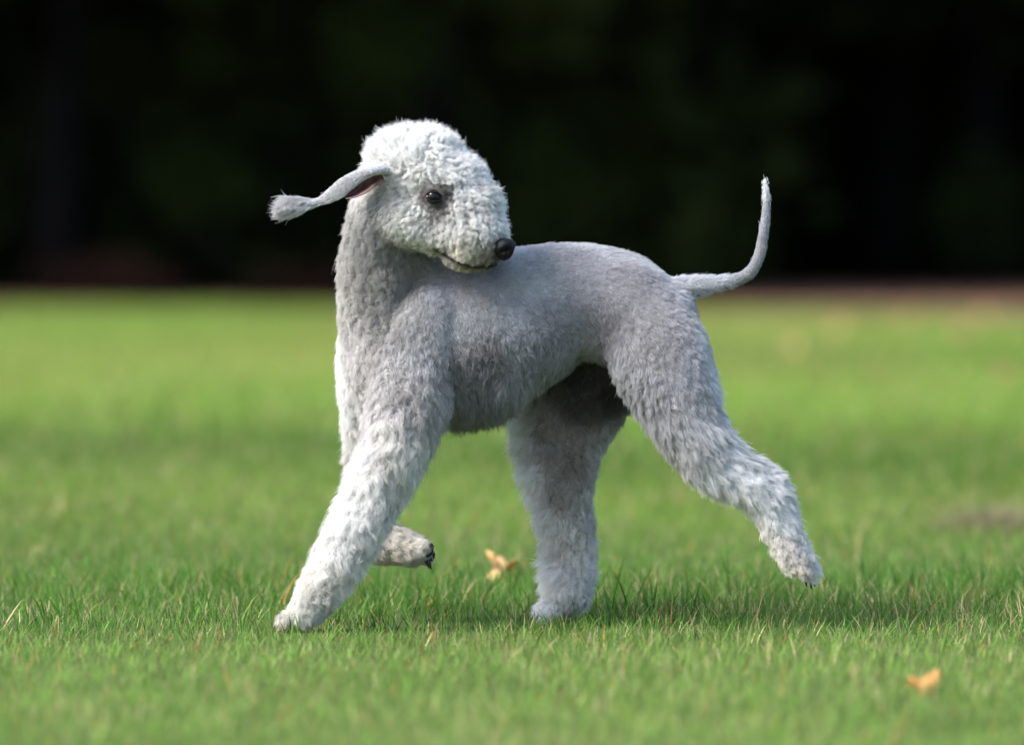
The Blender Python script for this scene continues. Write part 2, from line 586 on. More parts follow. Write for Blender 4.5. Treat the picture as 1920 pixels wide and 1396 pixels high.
fallen_leaf(938, 1090, .050, (.85, .60, .28), (.66, .36, .15), 'curled golden maple leaf on the grass between the front and hind legs', rot=(R(24), R(8), R(10)), seed=3, up=.016, curl=1.0)
fallen_leaf(1728, 1304, .038, (.55, .24, .07), (.55, .32, .12), 'out of focus bright orange leaf in the near grass at lower right', rot=(R(60), R(-20), R(20)), seed=5, up=.006, curl=1.0)
FL = 'leaves scattered on the far lawn'
FLL = 'small brown orange fallen leaf blurred on the far lawn to the right of the dog'
for k, (px, py) in enumerate([(1490, 665), (1885, 715), (1640, 700), (1705, 585), (1572, 640), (1800, 650), (1845, 592)]):
    fallen_leaf(px, py, rr.uniform(.05, .075), (.50, .30, .13), (.55, .38, .18), FLL, FL, (R(rr.uniform(35, 70)), R(rr.uniform(-20, 20)), rr.uniform(-1, 1)), 20 + k, .05, .8)

def tuft(px, py, n, rad, L, c, label, name='dry_grass_tuft', lean=.6, w=.0011):
    g = ground_at(px, py)
    a = rng.normal(0, rad, n); b = rng.normal(0, rad * .7, n)
    x, y = g[0] + a, g[1] + b
    col = np.array(c) * rng.uniform(.5, 1.3, (n, 1))
    V, C, F, sz = blades(a, b, np.zeros(n), L * rng.uniform(.5, 1.2, n), w * rng.uniform(.7, 1.3, n), rng.uniform(0, 6.28, n), rng.uniform(0, lean, n), rng.uniform(.1, .9, n), col, col * 1.1)
    o = link(name, mesh_np(name, V, F, M_grass, C, True, sz))
    o.location = (g[0], g[1], float(gz(g[0], g[1])))
    tag(o, label, 'grass tuft', kind='stuff' if n > 50 else None)
    return o


tuft(1862, 1000, 800, .050, .045, (.26, .23, .13), 'brown tuft of dead grass on the lawn at far right')
tuft(1885, 985, 260, .03, .04, (.34, .29, .18), 'smaller pale dead tuft beside the brown tuft at far right')
tuft(1530, 1332, 2, .002, .046, (.38, .40, .20), 'pale dry grass stalk standing in the near turf at lower right', 'grass_stalk', .15, .004)
tuft(738, 1318, 1, .003, .04, (.55, .36, .12), 'yellow orange blade in the near grass below the foreleg', 'grass_stalk', .15, .004)
tuft(322, 1040, 2, .002, .075, (.10, .12, .04), 'thin bent seed stalk standing out of the lawn at left', 'grass_stalk', .2, .0014)

# ================================================================== the dog
dog = empty('dog')
tag(dog, 'grey and white curly coated terrier trotting left and looking back', 'dog')


def catmull(pts, m=6):
    pts = np.array(pts, float)
    out = []
    n = len(pts)
    for i in range(n - 1):
        p0 = pts[max(i - 1, 0)]; p1 = pts[i]; p2 = pts[i + 1]; p3 = pts[min(i + 2, n - 1)]
        for k in range(m):
            t = k / m
            out.append(.5 * ((2 * p1) + (-p0 + p2) * t + (2 * p0 - 5 * p1 + 4 * p2 - p3) * t * t + (-p0 + 3 * p1 - 3 * p2 + p3) * t ** 3))
    out.append(pts[-1])
    return np.array(out)


def tube_into(bm, rows, m=5, seg=20, cap=4):
    """rows: (px, py, Y, r in picture plane in px, r in depth in metres)."""
    q = catmull(rows, m)
    C = np.array([P(a[0], a[1], a[2]) for a in q])
    ra = q[:, 3] * S
    rb = q[:, 4]
    T = np.gradient(C, axis=0)
    T /= np.linalg.norm(T, axis=1)[:, None]
    # rounded ends
    def capend(c, t, a, b, sgn):
        r = []
        for k in range(1, cap + 1):
            th = (math.pi / 2) * k / (cap + .35)
            rr_ = max(math.cos(th), .05)
            r.append((c + sgn * t * math.sin(th) * min(a, b) * .9, t, a * rr_, b * rr_))
        return r
    secs = [(C[i], T[i], ra[i], rb[i]) for i in range(len(C))]
    secs = capend(C[0], T[0], ra[0], rb[0], -1)[::-1] + secs + capend(C[-1], T[-1], ra[-1], rb[-1], 1)
    rings = []
    yax = np.array([0, 1.0, 0])
    for c, t, a, b in secs:
        B = yax - t * t.dot(yax); B /= np.linalg.norm(B)
        A = np.cross(B, t)
        rings.append([bm.verts.new(c + A * a * math.cos(u) + B * b * math.sin(u)) for u in [2 * math.pi * i / seg for i in range(seg)]])
    for k in range(len(rings) - 1):
        for i in range(seg):
            bm.faces.new((rings[k][i], rings[k][(i + 1) % seg], rings[k + 1][(i + 1) % seg], rings[k + 1][i]))
    bm.faces.new(rings[0][::-1]); bm.faces.new(rings[-1])


def ell_into(bm, px, py, Y, rx, ry, rd, rot=0.0):
    c = P(px, py, Y)
    ret = bmesh.ops.create_icosphere(bm, subdivisions=3, radius=1)
    cr, sr = math.cos(rot), math.sin(rot)
    for v in ret['verts']:
        x, y, z = v.co.x * rx * S, v.co.y * rd, v.co.z * ry * S
        v.co = Vector((c[0] + x * cr - z * sr, c[1] + y, c[2] + x * sr + z * cr))


def solid(bm, voxel, smooth_it, name, mat, parent):
    bmesh.ops.recalc_face_normals(bm, faces=bm.faces)
    me = bpy.data.meshes.new('tmp'); bm.to_mesh(me); bm.free()
    o = bpy.data.objects.new('tmp', me)
    sc.collection.objects.link(o)
    r = o.modifiers.new('r', 'REMESH'); r.mode = 'VOXEL'; r.voxel_size = voxel
    s = o.modifiers.new('s', 'SMOOTH'); s.factor = .5; s.iterations = smooth_it
    dg = bpy.context.evaluated_depsgraph_get()
    res = bpy.data.meshes.new_from_object(o.evaluated_get(dg))
    bpy.data.objects.remove(o); bpy.data.meshes.remove(me)
    res.name = name
    res.materials.clear()
    res.materials.append(mat)
    res.polygons.foreach_set('use_smooth', np.ones(len(res.polygons), bool))
    return link(name, res, parent)


NY, FY = -.070, .068           # near and far leg planes
bm = bmesh.new()
# barrel
tube_into(bm, [(735, 640, 0, 78, .062), (790, 630, 0, 140, .080), (860, 632, 0, 154, .088), (930, 610, 0, 149, .088), (1000, 588, 0, 130, .082),
               (1060, 569, 0, 114, .074), (1120, 568, 0, 107, .070), (1180, 586, 0, 103, .075), (1235, 605, 0, 78, .072)], 5, 28)
# chest front and neck
tube_into(bm, [(725, 340, -.055, 42, .040), (714, 405, -.045, 54, .046), (718, 470, -.030, 72, .052), (722, 540, -.012, 80, .060), (735, 620, 0, 92, .072), (742, 700, 0, 92, .076), (745, 750, 0, 72, .062)], 5, 24)
tube_into(bm, [(735, 470, -.02, 60, .045), (800, 520, -.005, 62, .05), (850, 540, 0, 62, .055)], 4, 20)
tube_into(bm, [(668, 640, .012, 26, .04), (666, 710, .03, 26, .045), (674, 760, .04, 26, .04)], 4, 16)
# near shoulder and foreleg
tube_into(bm, [(812, 590, -.052, 62, .040), (780, 690, -.060, 76, .046), (757, 780, NY, 66, .043), (735, 850, NY, 53, .037), (698, 930, NY, 43, .032), (662, 1000, NY - .003, 39, .029),
               (630, 1060, NY - .005, 36, .027), (595, 1115, NY - .005, 33, .026), (570, 1150, NY - .005, 29, .027)], 5, 20)
for px, py, y in ((540, 1160, -.020), (548, 1168, -.002), (556, 1170, .014), (545, 1160, .026)):
    tube_into(bm, [(575, 1148, NY + y * .6, 17, .010), (px, py, NY + y, 14, .0085), (px - 14, py + 5, NY + y, 10, .007)], 3, 12)
# far foreleg, lifted and folded back
tube_into(bm, [(712, 650, .045, 60, .035), (700, 740, .055, 52, .036), (700, 830, FY, 46, .033), (694, 920, FY, 36, .027), (682, 985, FY, 34, .026), (704, 1012, FY - .01, 40, .026),
               (742, 1022, FY - .015, 35, .024), (774, 1031, FY - .018, 29, .024)], 5, 18)
for px, py, y in ((792, 1026, -.020), (795, 1036, -.004), (797, 1044, .010), (790, 1030, .018)):
    tube_into(bm, [(765, 1034, FY - .018 + y * .5, 16, .009), (px, py, FY - .018 + y, 15, .009)], 3, 12)
# far hind leg
tube_into(bm, [(1180, 600, .04, 90, .036), (1120, 690, .058, 94, .042), (1070, 770, FY, 88, .040), (1052, 850, FY, 68, .035), (1056, 925, FY, 47, .029), (1066, 1000, FY, 40, .026),
               (1071, 1060, FY, 38, .026), (1062, 1110, FY - .005, 38, .028)], 5, 20)
for px, py, y in ((1022, 1148, -.020), (1014, 1143, -.004), (1022, 1140, .012), (1034, 1136, .024)):
    tube_into(bm, [(1058, 1128, FY + y * .5, 18, .011), (px + 8, py - 2, FY + y, 14, .0085), (px, py + 3, FY + y, 11, .0075)], 3, 12)
# near hind leg
tube_into(bm, [(1195, 590, -.035, 80, .040), (1234, 660, -.050, 92, .046), (1264, 735, -.062, 79, .044), (1300, 806, NY, 60, .037), (1347, 866, NY, 49, .031), (1402, 903, NY, 40, .027),
               (1440, 936, NY, 34, .023), (1466, 997, NY, 27, .020), (1495, 1048, NY, 26, .020)], 5, 20)
for px, py, y in ((1508, 1076, -.014), (1517, 1080, -.002), (1523, 1078, .010), (1514, 1070, .020)):
    tube_into(bm, [(1496, 1046, NY + y * .5, 16, .009), (px - 4, py - 12, NY + y, 13, .008), (px + 2, py + 2, NY + y, 8, .006)], 3, 12)
# rump and tail
tube_into(bm, [(1215, 590, 0, 62, .055), (1262, 552, 0, 32, .024), (1300, 539, 0, 21, .0135), (1340, 532, 0, 16, .0098), (1380, 525, 0, 13, .0078), (1408, 509, 0, 12, .0074), (1424, 478, 0, 11.5, .0070),
               (1431, 440, 0, 10.5, .0065), (1436, 400, 0, 8.8, .0055), (1437, 365, 0, 7.4, .0046), (1434, 338, 0, 5, .003)], 5, 14)
# head
HY = -.075
ell_into(bm, 768, 335, HY + .01, 68, 84, .048)
ell_into(bm, 740, 302, HY + .015, 40, 42, .038)
ell_into(bm, 802, 324, HY, 60, 72, .048, -.1)
ell_into(bm, 832, 366, HY - .008, 70, 78, .046, -.6)
ell_into(bm, 868, 402, HY - .018, 64, 68, .038, -.7)
ell_into(bm, 892, 440, HY - .028, 54, 50, .033, -.7)
ell_into(bm, 912, 464, HY - .036, 34, 28, .022, -.3)
ell_into(bm, 775, 410, HY - .002, 78, 56, .044, -.3)
ell_into(bm, 820, 446, HY - .012, 72, 32, .030, -.35)
ell_into(bm, 874, 490, HY - .026, 46, 17, .019, -.16)
ell_into(bm, 908, 496, HY - .036, 24, 11, .013, -.05)
ell_into(bm, 718, 388, HY + .018, 50, 46, .038)
body = solid(bm, .0038, 6, 'body', M_skin, dog)
print('BODY verts', len(body.data.vertices))

bme = body.data
nv = len(bme.vertices)
co = np.empty(nv * 3, np.float32); bme.vertices.foreach_get('co', co); co = co.reshape(-1, 3)
bvh = BVHTree.FromPolygons([Vector(c) for c in co], [tuple(p.vertices) for p in bme.polygons])


def on_body(px, py):
    o = Vector(CP)
    d = Vector(P(px, py, 0) - CP).normalized()
    h = bvh.ray_cast(o, d)
    return h[0], h[1]


# ------------------------------------------------------------------ fur
def surf_samples(me, n, weight=None):
    me.calc_loop_triangles()
    nt_ = len(me.loop_triangles)
    tri = np.empty(nt_ * 3, np.int32); me.loop_triangles.foreach_get('vertices', tri); tri = tri.reshape(-1, 3)
    c = np.empty(len(me.vertices) * 3, np.float32); me.vertices.foreach_get('co', c); c = c.reshape(-1, 3)
    nn = np.empty(len(me.vertices) * 3, np.float32); me.vertices.foreach_get('normal', nn); nn = nn.reshape(-1, 3)
    a, b, d = c[tri[:, 0]], c[tri[:, 1]], c[tri[:, 2]]
    ar = np.linalg.norm(np.cross(b - a, d - a), axis=1)
    cen = (a + b + d) / 3
    if weight is not None:
        ar = ar * weight(cen, nn[tri[:, 0]])
    cdf = np.cumsum(ar); cdf /= cdf[-1]
    idx = np.searchsorted(cdf, rng.random(n))
    u = np.sqrt(rng.random(n)); v = rng.random(n)
    w0 = (1 - u)[:, None]; w1 = (u * (1 - v))[:, None]; w2 = (u * v)[:, None]
    p = a[idx] * w0 + b[idx] * w1 + d[idx] * w2
    q = nn[tri[idx, 0]] * w0 + nn[tri[idx, 1]] * w1 + nn[tri[idx, 2]] * w2
    q /= np.linalg.norm(q, axis=1)[:, None] + 1e-9
    return p, q


def to_px(p):
    r = p - CP
    z = r @ FW
    return 960 + FPX * r[:, 0] / z, 698 - FPX * (r @ UP) / z


# control table: px, py, Y, length mm, lift, curl mm, curl turns, colour, flow (dx, dy down), hairs weight, label
WH = (.71, .705, .70); CK = (.62, .62, .60); NK = (.42, .41, .40); BD = (.375, .39, .41); BT = (.435, .442, .462)  # BT: paler back top, light from above put into the coat colour
BL = (.25, .245, .26); LG = (.74, .725, .705); HT = (.39, .39, .42); HL = (.66, .67, .69); TL = (.30, .31, .335)  # BL: belly shade put into the coat colour
BE = (.50, .44, .34); DK = (.05, .04, .035)
T = [
 # head
 (720, 260, HY, 19, .95, 2.4, .7, WH, (-.8, -1), 'head_fur'), (790, 240, HY, 19, .95, 2.4, .7, WH, (0, -1), 'head_fur'), (845, 270, HY, 17, .9, 3.0, .8, WH, (.5, -1), 'head_fur'),
 (700, 300, HY, 18, .9, 3.0, .8, WH, (-1, -.4), 'head_fur'), (760, 300, HY - .04, 20, .85, 3.4, 1.1, WH, (0, -.6), 'head_fur'), (830, 320, HY - .04, 16, .8, 3.6, 1.4, WH, (.2, .2), 'head_fur'),
 (890, 330, HY, 17, .85, 3.4, 1.3, WH, (.6, -.4), 'head_fur'), (930, 375, HY, 16, .85, 3.4, 1.3, WH, (.8, -.2), 'head_fur'), (880, 380, HY - .05, 14, .8, 3.8, 1.6, WH, (.3, .5), 'head_fur'),
 (945, 420, HY - .02, 13, .85, 3.0, 1.1, WH, (1, .1), 'head_fur'), (900, 420, HY - .06, 14, .78, 3.8, 1.6, WH, (.2, .8), 'head_fur'), (850, 430, HY - .05, 13, .75, 3.9, 1.7, (.76, .75, .72), (0, 1), 'head_fur'),
 (860, 462, HY - .05, 12, .65, 3.0, 1.2, (.62, .60, .55), (-.3, 1), 'head_fur'), (905, 470, HY - .06, 11, .5, 2.0, .9, (.50, .47, .42), (-.7, .8), 'head_fur'), (915, 490, HY - .05, 8, .5, 1.5, .8, (.36, .32, .26), (-.6, .9), 'head_fur'),
 (880, 505, HY - .03, 6, .6, .9, .6, BE, (-.3, 1), 'head_fur'), (840, 488, HY - .03, 5, .5, .6, .5, (.50, .48, .42), (-.6, .6), 'head_fur'), (925, 445, HY - .05, 10, .7, 2.5, 1.1, (.72, .72, .72), (0, .8), 'head_fur'),
 (800, 465, HY - .03, 5, .3, .6, .5, (.56, .56, .52), (-.9, .1), 'head_fur'), (790, 430, HY - .045, 7, .35, 1.2, .8, (.70, .69, .67), (-.9, .4), 'head_fur'), (750, 420, HY - .04, 7, .3, .8, .6, CK, (-.9, .5), 'head_fur'),
 (720, 390, HY - .03, 7, .35, 1.0, .8, (.42, .42, .42), (-.8, .6), 'head_fur'), (735, 350, HY - .04, 10, .5, 1.8, .9, (.62, .60, .60), (-.8, .5), 'head_fur'), (770, 385, HY - .045, 8, .4, 1.6, 1.0, (.55, .55, .54), (-.9, .3), 'head_fur'),
 (770, 340, HY - .045, 12, .65, 2.4, 1.0, (.76, .75, .74), (-.4, .2), 'head_fur'), (825, 395, HY - .045, 6, .5, 1.6, 1.1, (.36, .34, .35), (-.2, 1), 'head_fur'), (795, 350, HY - .045, 9, .6, 1.8, 1.0, (.66, .64, .63), (-.4, -.2), 'head_fur'),
 (860, 350, HY - .05, 13, .75, 3.0, 1.2, (.82, .81, .80), (.3, .2), 'head_fur'), (700, 340, HY, 10, .5, 1.5, .8, (.6, .58, .58), (-1, .3), 'head_fur'),
 # neck
 (660, 420, -.04, 11, .7, 2.2, .9, NK, (-.4, 1), 'neck_fur'), (650, 500, -.02, 12, .75, 2.4, .9, NK, (-.4, 1), 'neck_fur'), (690, 450, -.08, 10, .6, 2.0, .9, (.36, .355, .355), (-.3, 1), 'neck_fur'),
 (740, 470, -.08, 8, .4, 1.0, .8, (.27, .265, .26), (-.4, 1), 'neck_fur'), (700, 520, -.07, 11, .6, 2.2, 1.0, (.40, .385, .38), (-.2, 1), 'neck_fur'), (770, 520, -.06, 8, .35, .9, .8, (.30, .29, .28), (.1, 1), 'neck_fur'),
 (645, 580, -.01, 12, .75, 2.4, .9, (.46, .45, .44), (-.3, 1), 'neck_fur'), (720, 600, -.07, 10, .55, 2.0, .9, (.38, .37, .37), (0, 1), 'neck_fur'),
 # chest
 (640, 680, .02, 12, .65, 1.5, .7, (.74, .74, .75), (-.4, 1), 'neck_fur'), (650, 770, .04, 14, .6, 1.8, .7, (.72, .71, .71), (-.2, 1), 'neck_fur'), (690, 680, -.05, 11, .4, 1.5, .8, (.52, .50, .50), (0, 1), 'neck_fur'),
 (740, 700, -.08, 12, .4, 1.8, .8, (.44, .425, .43), (0, 1), 'neck_fur'),
 # trunk
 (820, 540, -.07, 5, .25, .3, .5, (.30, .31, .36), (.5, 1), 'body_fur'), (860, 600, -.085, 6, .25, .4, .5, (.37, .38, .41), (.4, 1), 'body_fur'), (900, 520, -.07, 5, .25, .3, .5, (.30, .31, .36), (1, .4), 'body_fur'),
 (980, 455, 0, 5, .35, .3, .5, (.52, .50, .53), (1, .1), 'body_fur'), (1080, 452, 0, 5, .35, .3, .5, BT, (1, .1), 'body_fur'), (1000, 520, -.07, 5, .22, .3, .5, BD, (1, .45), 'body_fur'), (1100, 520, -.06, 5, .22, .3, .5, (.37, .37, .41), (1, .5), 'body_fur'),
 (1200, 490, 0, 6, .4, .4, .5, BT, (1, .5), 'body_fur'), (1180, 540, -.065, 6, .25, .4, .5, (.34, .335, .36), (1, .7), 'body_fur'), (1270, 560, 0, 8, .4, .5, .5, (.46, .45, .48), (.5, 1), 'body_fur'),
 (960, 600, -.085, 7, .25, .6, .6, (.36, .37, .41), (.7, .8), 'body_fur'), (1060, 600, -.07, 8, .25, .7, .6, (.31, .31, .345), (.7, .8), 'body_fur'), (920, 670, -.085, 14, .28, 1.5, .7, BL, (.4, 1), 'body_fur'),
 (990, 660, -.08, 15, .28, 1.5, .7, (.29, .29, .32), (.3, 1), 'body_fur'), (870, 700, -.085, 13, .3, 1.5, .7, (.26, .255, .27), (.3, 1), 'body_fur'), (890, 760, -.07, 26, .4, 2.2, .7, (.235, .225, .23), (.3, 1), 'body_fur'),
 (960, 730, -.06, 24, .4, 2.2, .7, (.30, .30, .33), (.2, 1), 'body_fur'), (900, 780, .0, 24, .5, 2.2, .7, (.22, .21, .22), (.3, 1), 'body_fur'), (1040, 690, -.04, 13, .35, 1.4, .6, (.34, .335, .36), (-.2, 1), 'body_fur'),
 (1110, 660, -.055, 10, .35, 1.0, .6, (.35, .345, .37), (0, 1), 'body_fur'), (1140, 600, -.07, 8, .25, .6, .6, (.30, .29, .32), (.6, .8), 'body_fur'), (1080, 690, .03, 6, .3, .6, .6, (.10, .085, .08), (0, 1), 'body_fur'),  # last entry: shade between the hind legs painted near black
 # near foreleg
 (790, 650, -.10, 11, .3, 1.2, .7, (.38, .38, .40), (.1, 1), 'body_fur'), (760, 740, -.11, 17, .35, 2.4, .7, (.50, .48, .49), (.1, 1), 'leg_fur'), (820, 760, -.09, 20, .4, 2.4, .7, (.46, .45, .47), (.2, 1), 'leg_fur'),
 (710, 790, -.10, 18, .4, 2.4, .7, (.62, .60, .60), (-.2, 1), 'leg_fur'), (750, 850, -.11, 22, .45, 3.0, .8, (.64, .625, .62), (.05, 1), 'leg_fur'), (700, 930, -.10, 23, .5, 3.2, .8, LG, (-.2, 1), 'leg_fur'),
 (660, 900, -.08, 20, .6, 2.6, .7, (.74, .72, .71), (-.9, .5), 'leg_fur'), (765, 900, -.08, 20, .5, 2.6, .7, (.62, .62, .63), (.6, .9), 'leg_fur'), (650, 1010, -.10, 22, .5, 3.2, .8, LG, (-.2, 1), 'leg_fur'),
 (600, 1080, -.10, 18, .5, 2.8, .8, (.72, .69, .66), (-.2, 1), 'leg_fur'), (545, 1150, -.08, 7, .45, 1.0, .7, (.66, .62, .57), (-.6, .7), 'leg_fur'), (580, 1160, -.09, 10, .4, 1.6, .7, (.62, .62, .60), (-.2, 1), 'leg_fur'),
 # far foreleg
 (690, 800, .06, 18, .5, 2.4, .7, (.60, .58, .57), (-.3, 1), 'leg_fur@f'), (690, 930, FY, 18, .5, 2.4, .7, (.55, .53, .52), (-.3, 1), 'leg_fur@f'), (700, 1010, FY, 11, .4, 1.4, .6, (.68, .66, .64), (.4, 1), 'leg_fur@f'),
 (750, 1030, FY - .02, 11, .35, 1.2, .6, (.64, .61, .58), (1, .1), 'leg_fur@f'), (740, 1055, FY - .02, 8, .3, .8, .5, (.42, .38, .32), (1, .2), 'leg_fur@f'), (790, 1035, FY - .02, 8, .3, .4, .5, (.56, .54, .52), (1, .1), 'leg_fur@f'),
 # far hind leg
 (1130, 730, FY - .03, 7, .25, .8, .6, (.055, .045, .04), (-.1, 1), 'leg_fur@fh'), (1080, 760, FY - .04, 9, .3, 1.4, .7, (.13, .11, .10), (-.1, 1), 'leg_fur@fh'), (1040, 800, FY - .03, 13, .35, 2.0, .7, (.33, .30, .285), (-.3, 1), 'leg_fur@fh'),  # inner thigh: shade between the legs painted into the hair colour
 (985, 800, FY, 26, .8, 1.6, .4, (.82, .82, .83), (-1, .5), 'leg_fur@fh'), (1000, 880, FY, 26, .8, 1.6, .5, (.80, .80, .80), (-1, .6), 'leg_fur@fh'), (1060, 860, FY - .04, 15, .4, 2.6, .8, (.30, .275, .265), (-.1, 1), 'leg_fur@fh'),
 (1140, 840, FY - .02, 14, .5, 2.2, .7, (.45, .44, .44), (.4, 1), 'leg_fur@fh'), (1060, 930, FY - .03, 15, .4, 3.0, .9, (.42, .395, .385), (0, 1), 'leg_fur@fh'), (1020, 960, FY - .01, 23, .75, 2.0, .5, (.74, .73, .73), (-.9, .8), 'leg_fur@fh'),
 (1105, 960, FY - .02, 14, .5, 2.6, .8, (.55, .54, .55), (.3, 1), 'leg_fur@fh'), (1065, 1020, FY - .03, 16, .4, 2.8, .8, (.60, .575, .56), (-.1, 1), 'leg_fur@fh'), (1030, 1060, FY - .01, 24, .75, 2.0, .5, (.76, .75, .75), (-.9, .7), 'leg_fur@fh'),
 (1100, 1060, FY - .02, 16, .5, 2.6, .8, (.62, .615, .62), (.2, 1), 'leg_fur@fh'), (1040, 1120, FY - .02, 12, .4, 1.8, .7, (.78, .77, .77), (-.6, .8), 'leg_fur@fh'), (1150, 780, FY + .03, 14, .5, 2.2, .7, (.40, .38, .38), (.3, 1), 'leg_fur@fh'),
 # near hind leg
 (1180, 740, -.08, 16, .38, 1.6, .5, (.40, .40, .42), (-.1, 1), 'leg_fur@nh'), (1240, 640, -.09, 9, .25, .8, .6, (.34, .33, .355), (.6, .9), 'body_fur'), (1300, 640, -.05, 10, .4, .9, .5, (.48, .48, .51), (.7, .8), 'body_fur'),
 (1290, 720, -.10, 9, .22, .7, .5, HT, (.5, 1), 'leg_fur@nh'), (1345, 730, -.06, 16, .5, 1.2, .4, (.62, .64, .68), (.8, .8), 'leg_fur@nh'), (1225, 800, -.10, 20, .3, 1.6, .5, (.44, .44, .46), (.45, 1), 'leg_fur@nh'),
 (1300, 820, -.10, 22, .25, 1.5, .4, (.48, .485, .51), (.8, 1), 'leg_fur@nh'), (1385, 810, -.07, 20, .45, 1.3, .4, (.72, .74, .77), (.9, .7), 'leg_fur@nh'), (1250, 870, -.08, 20, .45, 1.8, .5, (.46, .455, .46), (.4, 1), 'leg_fur@nh'),
 (1340, 890, -.10, 22, .25, 1.5, .4, (.58, .59, .62), (1, .8), 'leg_fur@nh'), (1350, 940, -.08, 16, .5, 2.0, .6, (.60, .59, .58), (.6, 1), 'leg_fur@nh'), (1420, 900, -.10, 22, .3, 1.6, .5, HL, (1, .8), 'leg_fur@nh'),
 (1470, 890, -.07, 19, .8, 1.6, .5, (.80, .81, .83), (1, .1), 'leg_fur@nh'), (1460, 960, -.09, 18, .35, 1.8, .6, HL, (.8, .8), 'leg_fur@nh'), (1500, 960, -.07, 17, .8, 1.6, .5, (.80, .81, .83), (1, -.2), 'leg_fur@nh'),
 (1430, 1000, -.07, 14, .5, 2.0, .7, (.66, .63, .60), (-.3, 1), 'leg_fur@nh'), (1485, 1020, -.09, 14, .4, 2.2, .8, (.58, .55, .55), (.4, 1), 'leg_fur@nh'), (1520, 1030, -.07, 14, .55, 1.8, .6, (.74, .73, .74), (.8, .6), 'leg_fur@nh'),
 (1505, 1065, -.09, 9, .35, 1.8, .8, (.56, .52, .50), (.3, 1), 'leg_fur@nh'), (1462, 1050, -.07, 12, .5, 1.8, .6, (.70, .66, .62), (-.4, 1), 'leg_fur@nh'),
 # tail
 (1300, 538, 0, 7, .35, .8, .6, (.50, .51, .54), (1, 0), 'tail_fur'), (1345, 530, 0, 6, .32, .6, .5, (.42, .43, .46), (1, -.1), 'tail_fur'), (1395, 515, 0, 3.2, .12, .1, .3, TL, (1, -.3), 'tail_fur'), (1425, 470, 0, 3, .12, .1, .3, TL, (.4, -1), 'tail_fur'),
 (1436, 400, 0, 3, .12, .1, .3, (.40, .41, .44), (.05, -1), 'tail_fur'), (1434, 345, 0, 4, .2, .1, .3, (.62, .62, .63), (0, -1), 'tail_fur'),
]
CSC = np.array([1.22, 1.23, 1.225])
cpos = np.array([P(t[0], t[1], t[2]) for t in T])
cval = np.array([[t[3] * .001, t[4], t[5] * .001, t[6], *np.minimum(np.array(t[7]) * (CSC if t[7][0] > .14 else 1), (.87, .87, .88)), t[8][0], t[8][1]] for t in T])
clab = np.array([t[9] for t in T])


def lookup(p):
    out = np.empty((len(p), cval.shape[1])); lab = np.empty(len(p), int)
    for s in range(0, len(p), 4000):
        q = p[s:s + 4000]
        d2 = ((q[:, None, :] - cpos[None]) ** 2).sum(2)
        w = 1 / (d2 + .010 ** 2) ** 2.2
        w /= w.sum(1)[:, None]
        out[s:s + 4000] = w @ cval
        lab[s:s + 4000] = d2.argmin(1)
    return out, lab


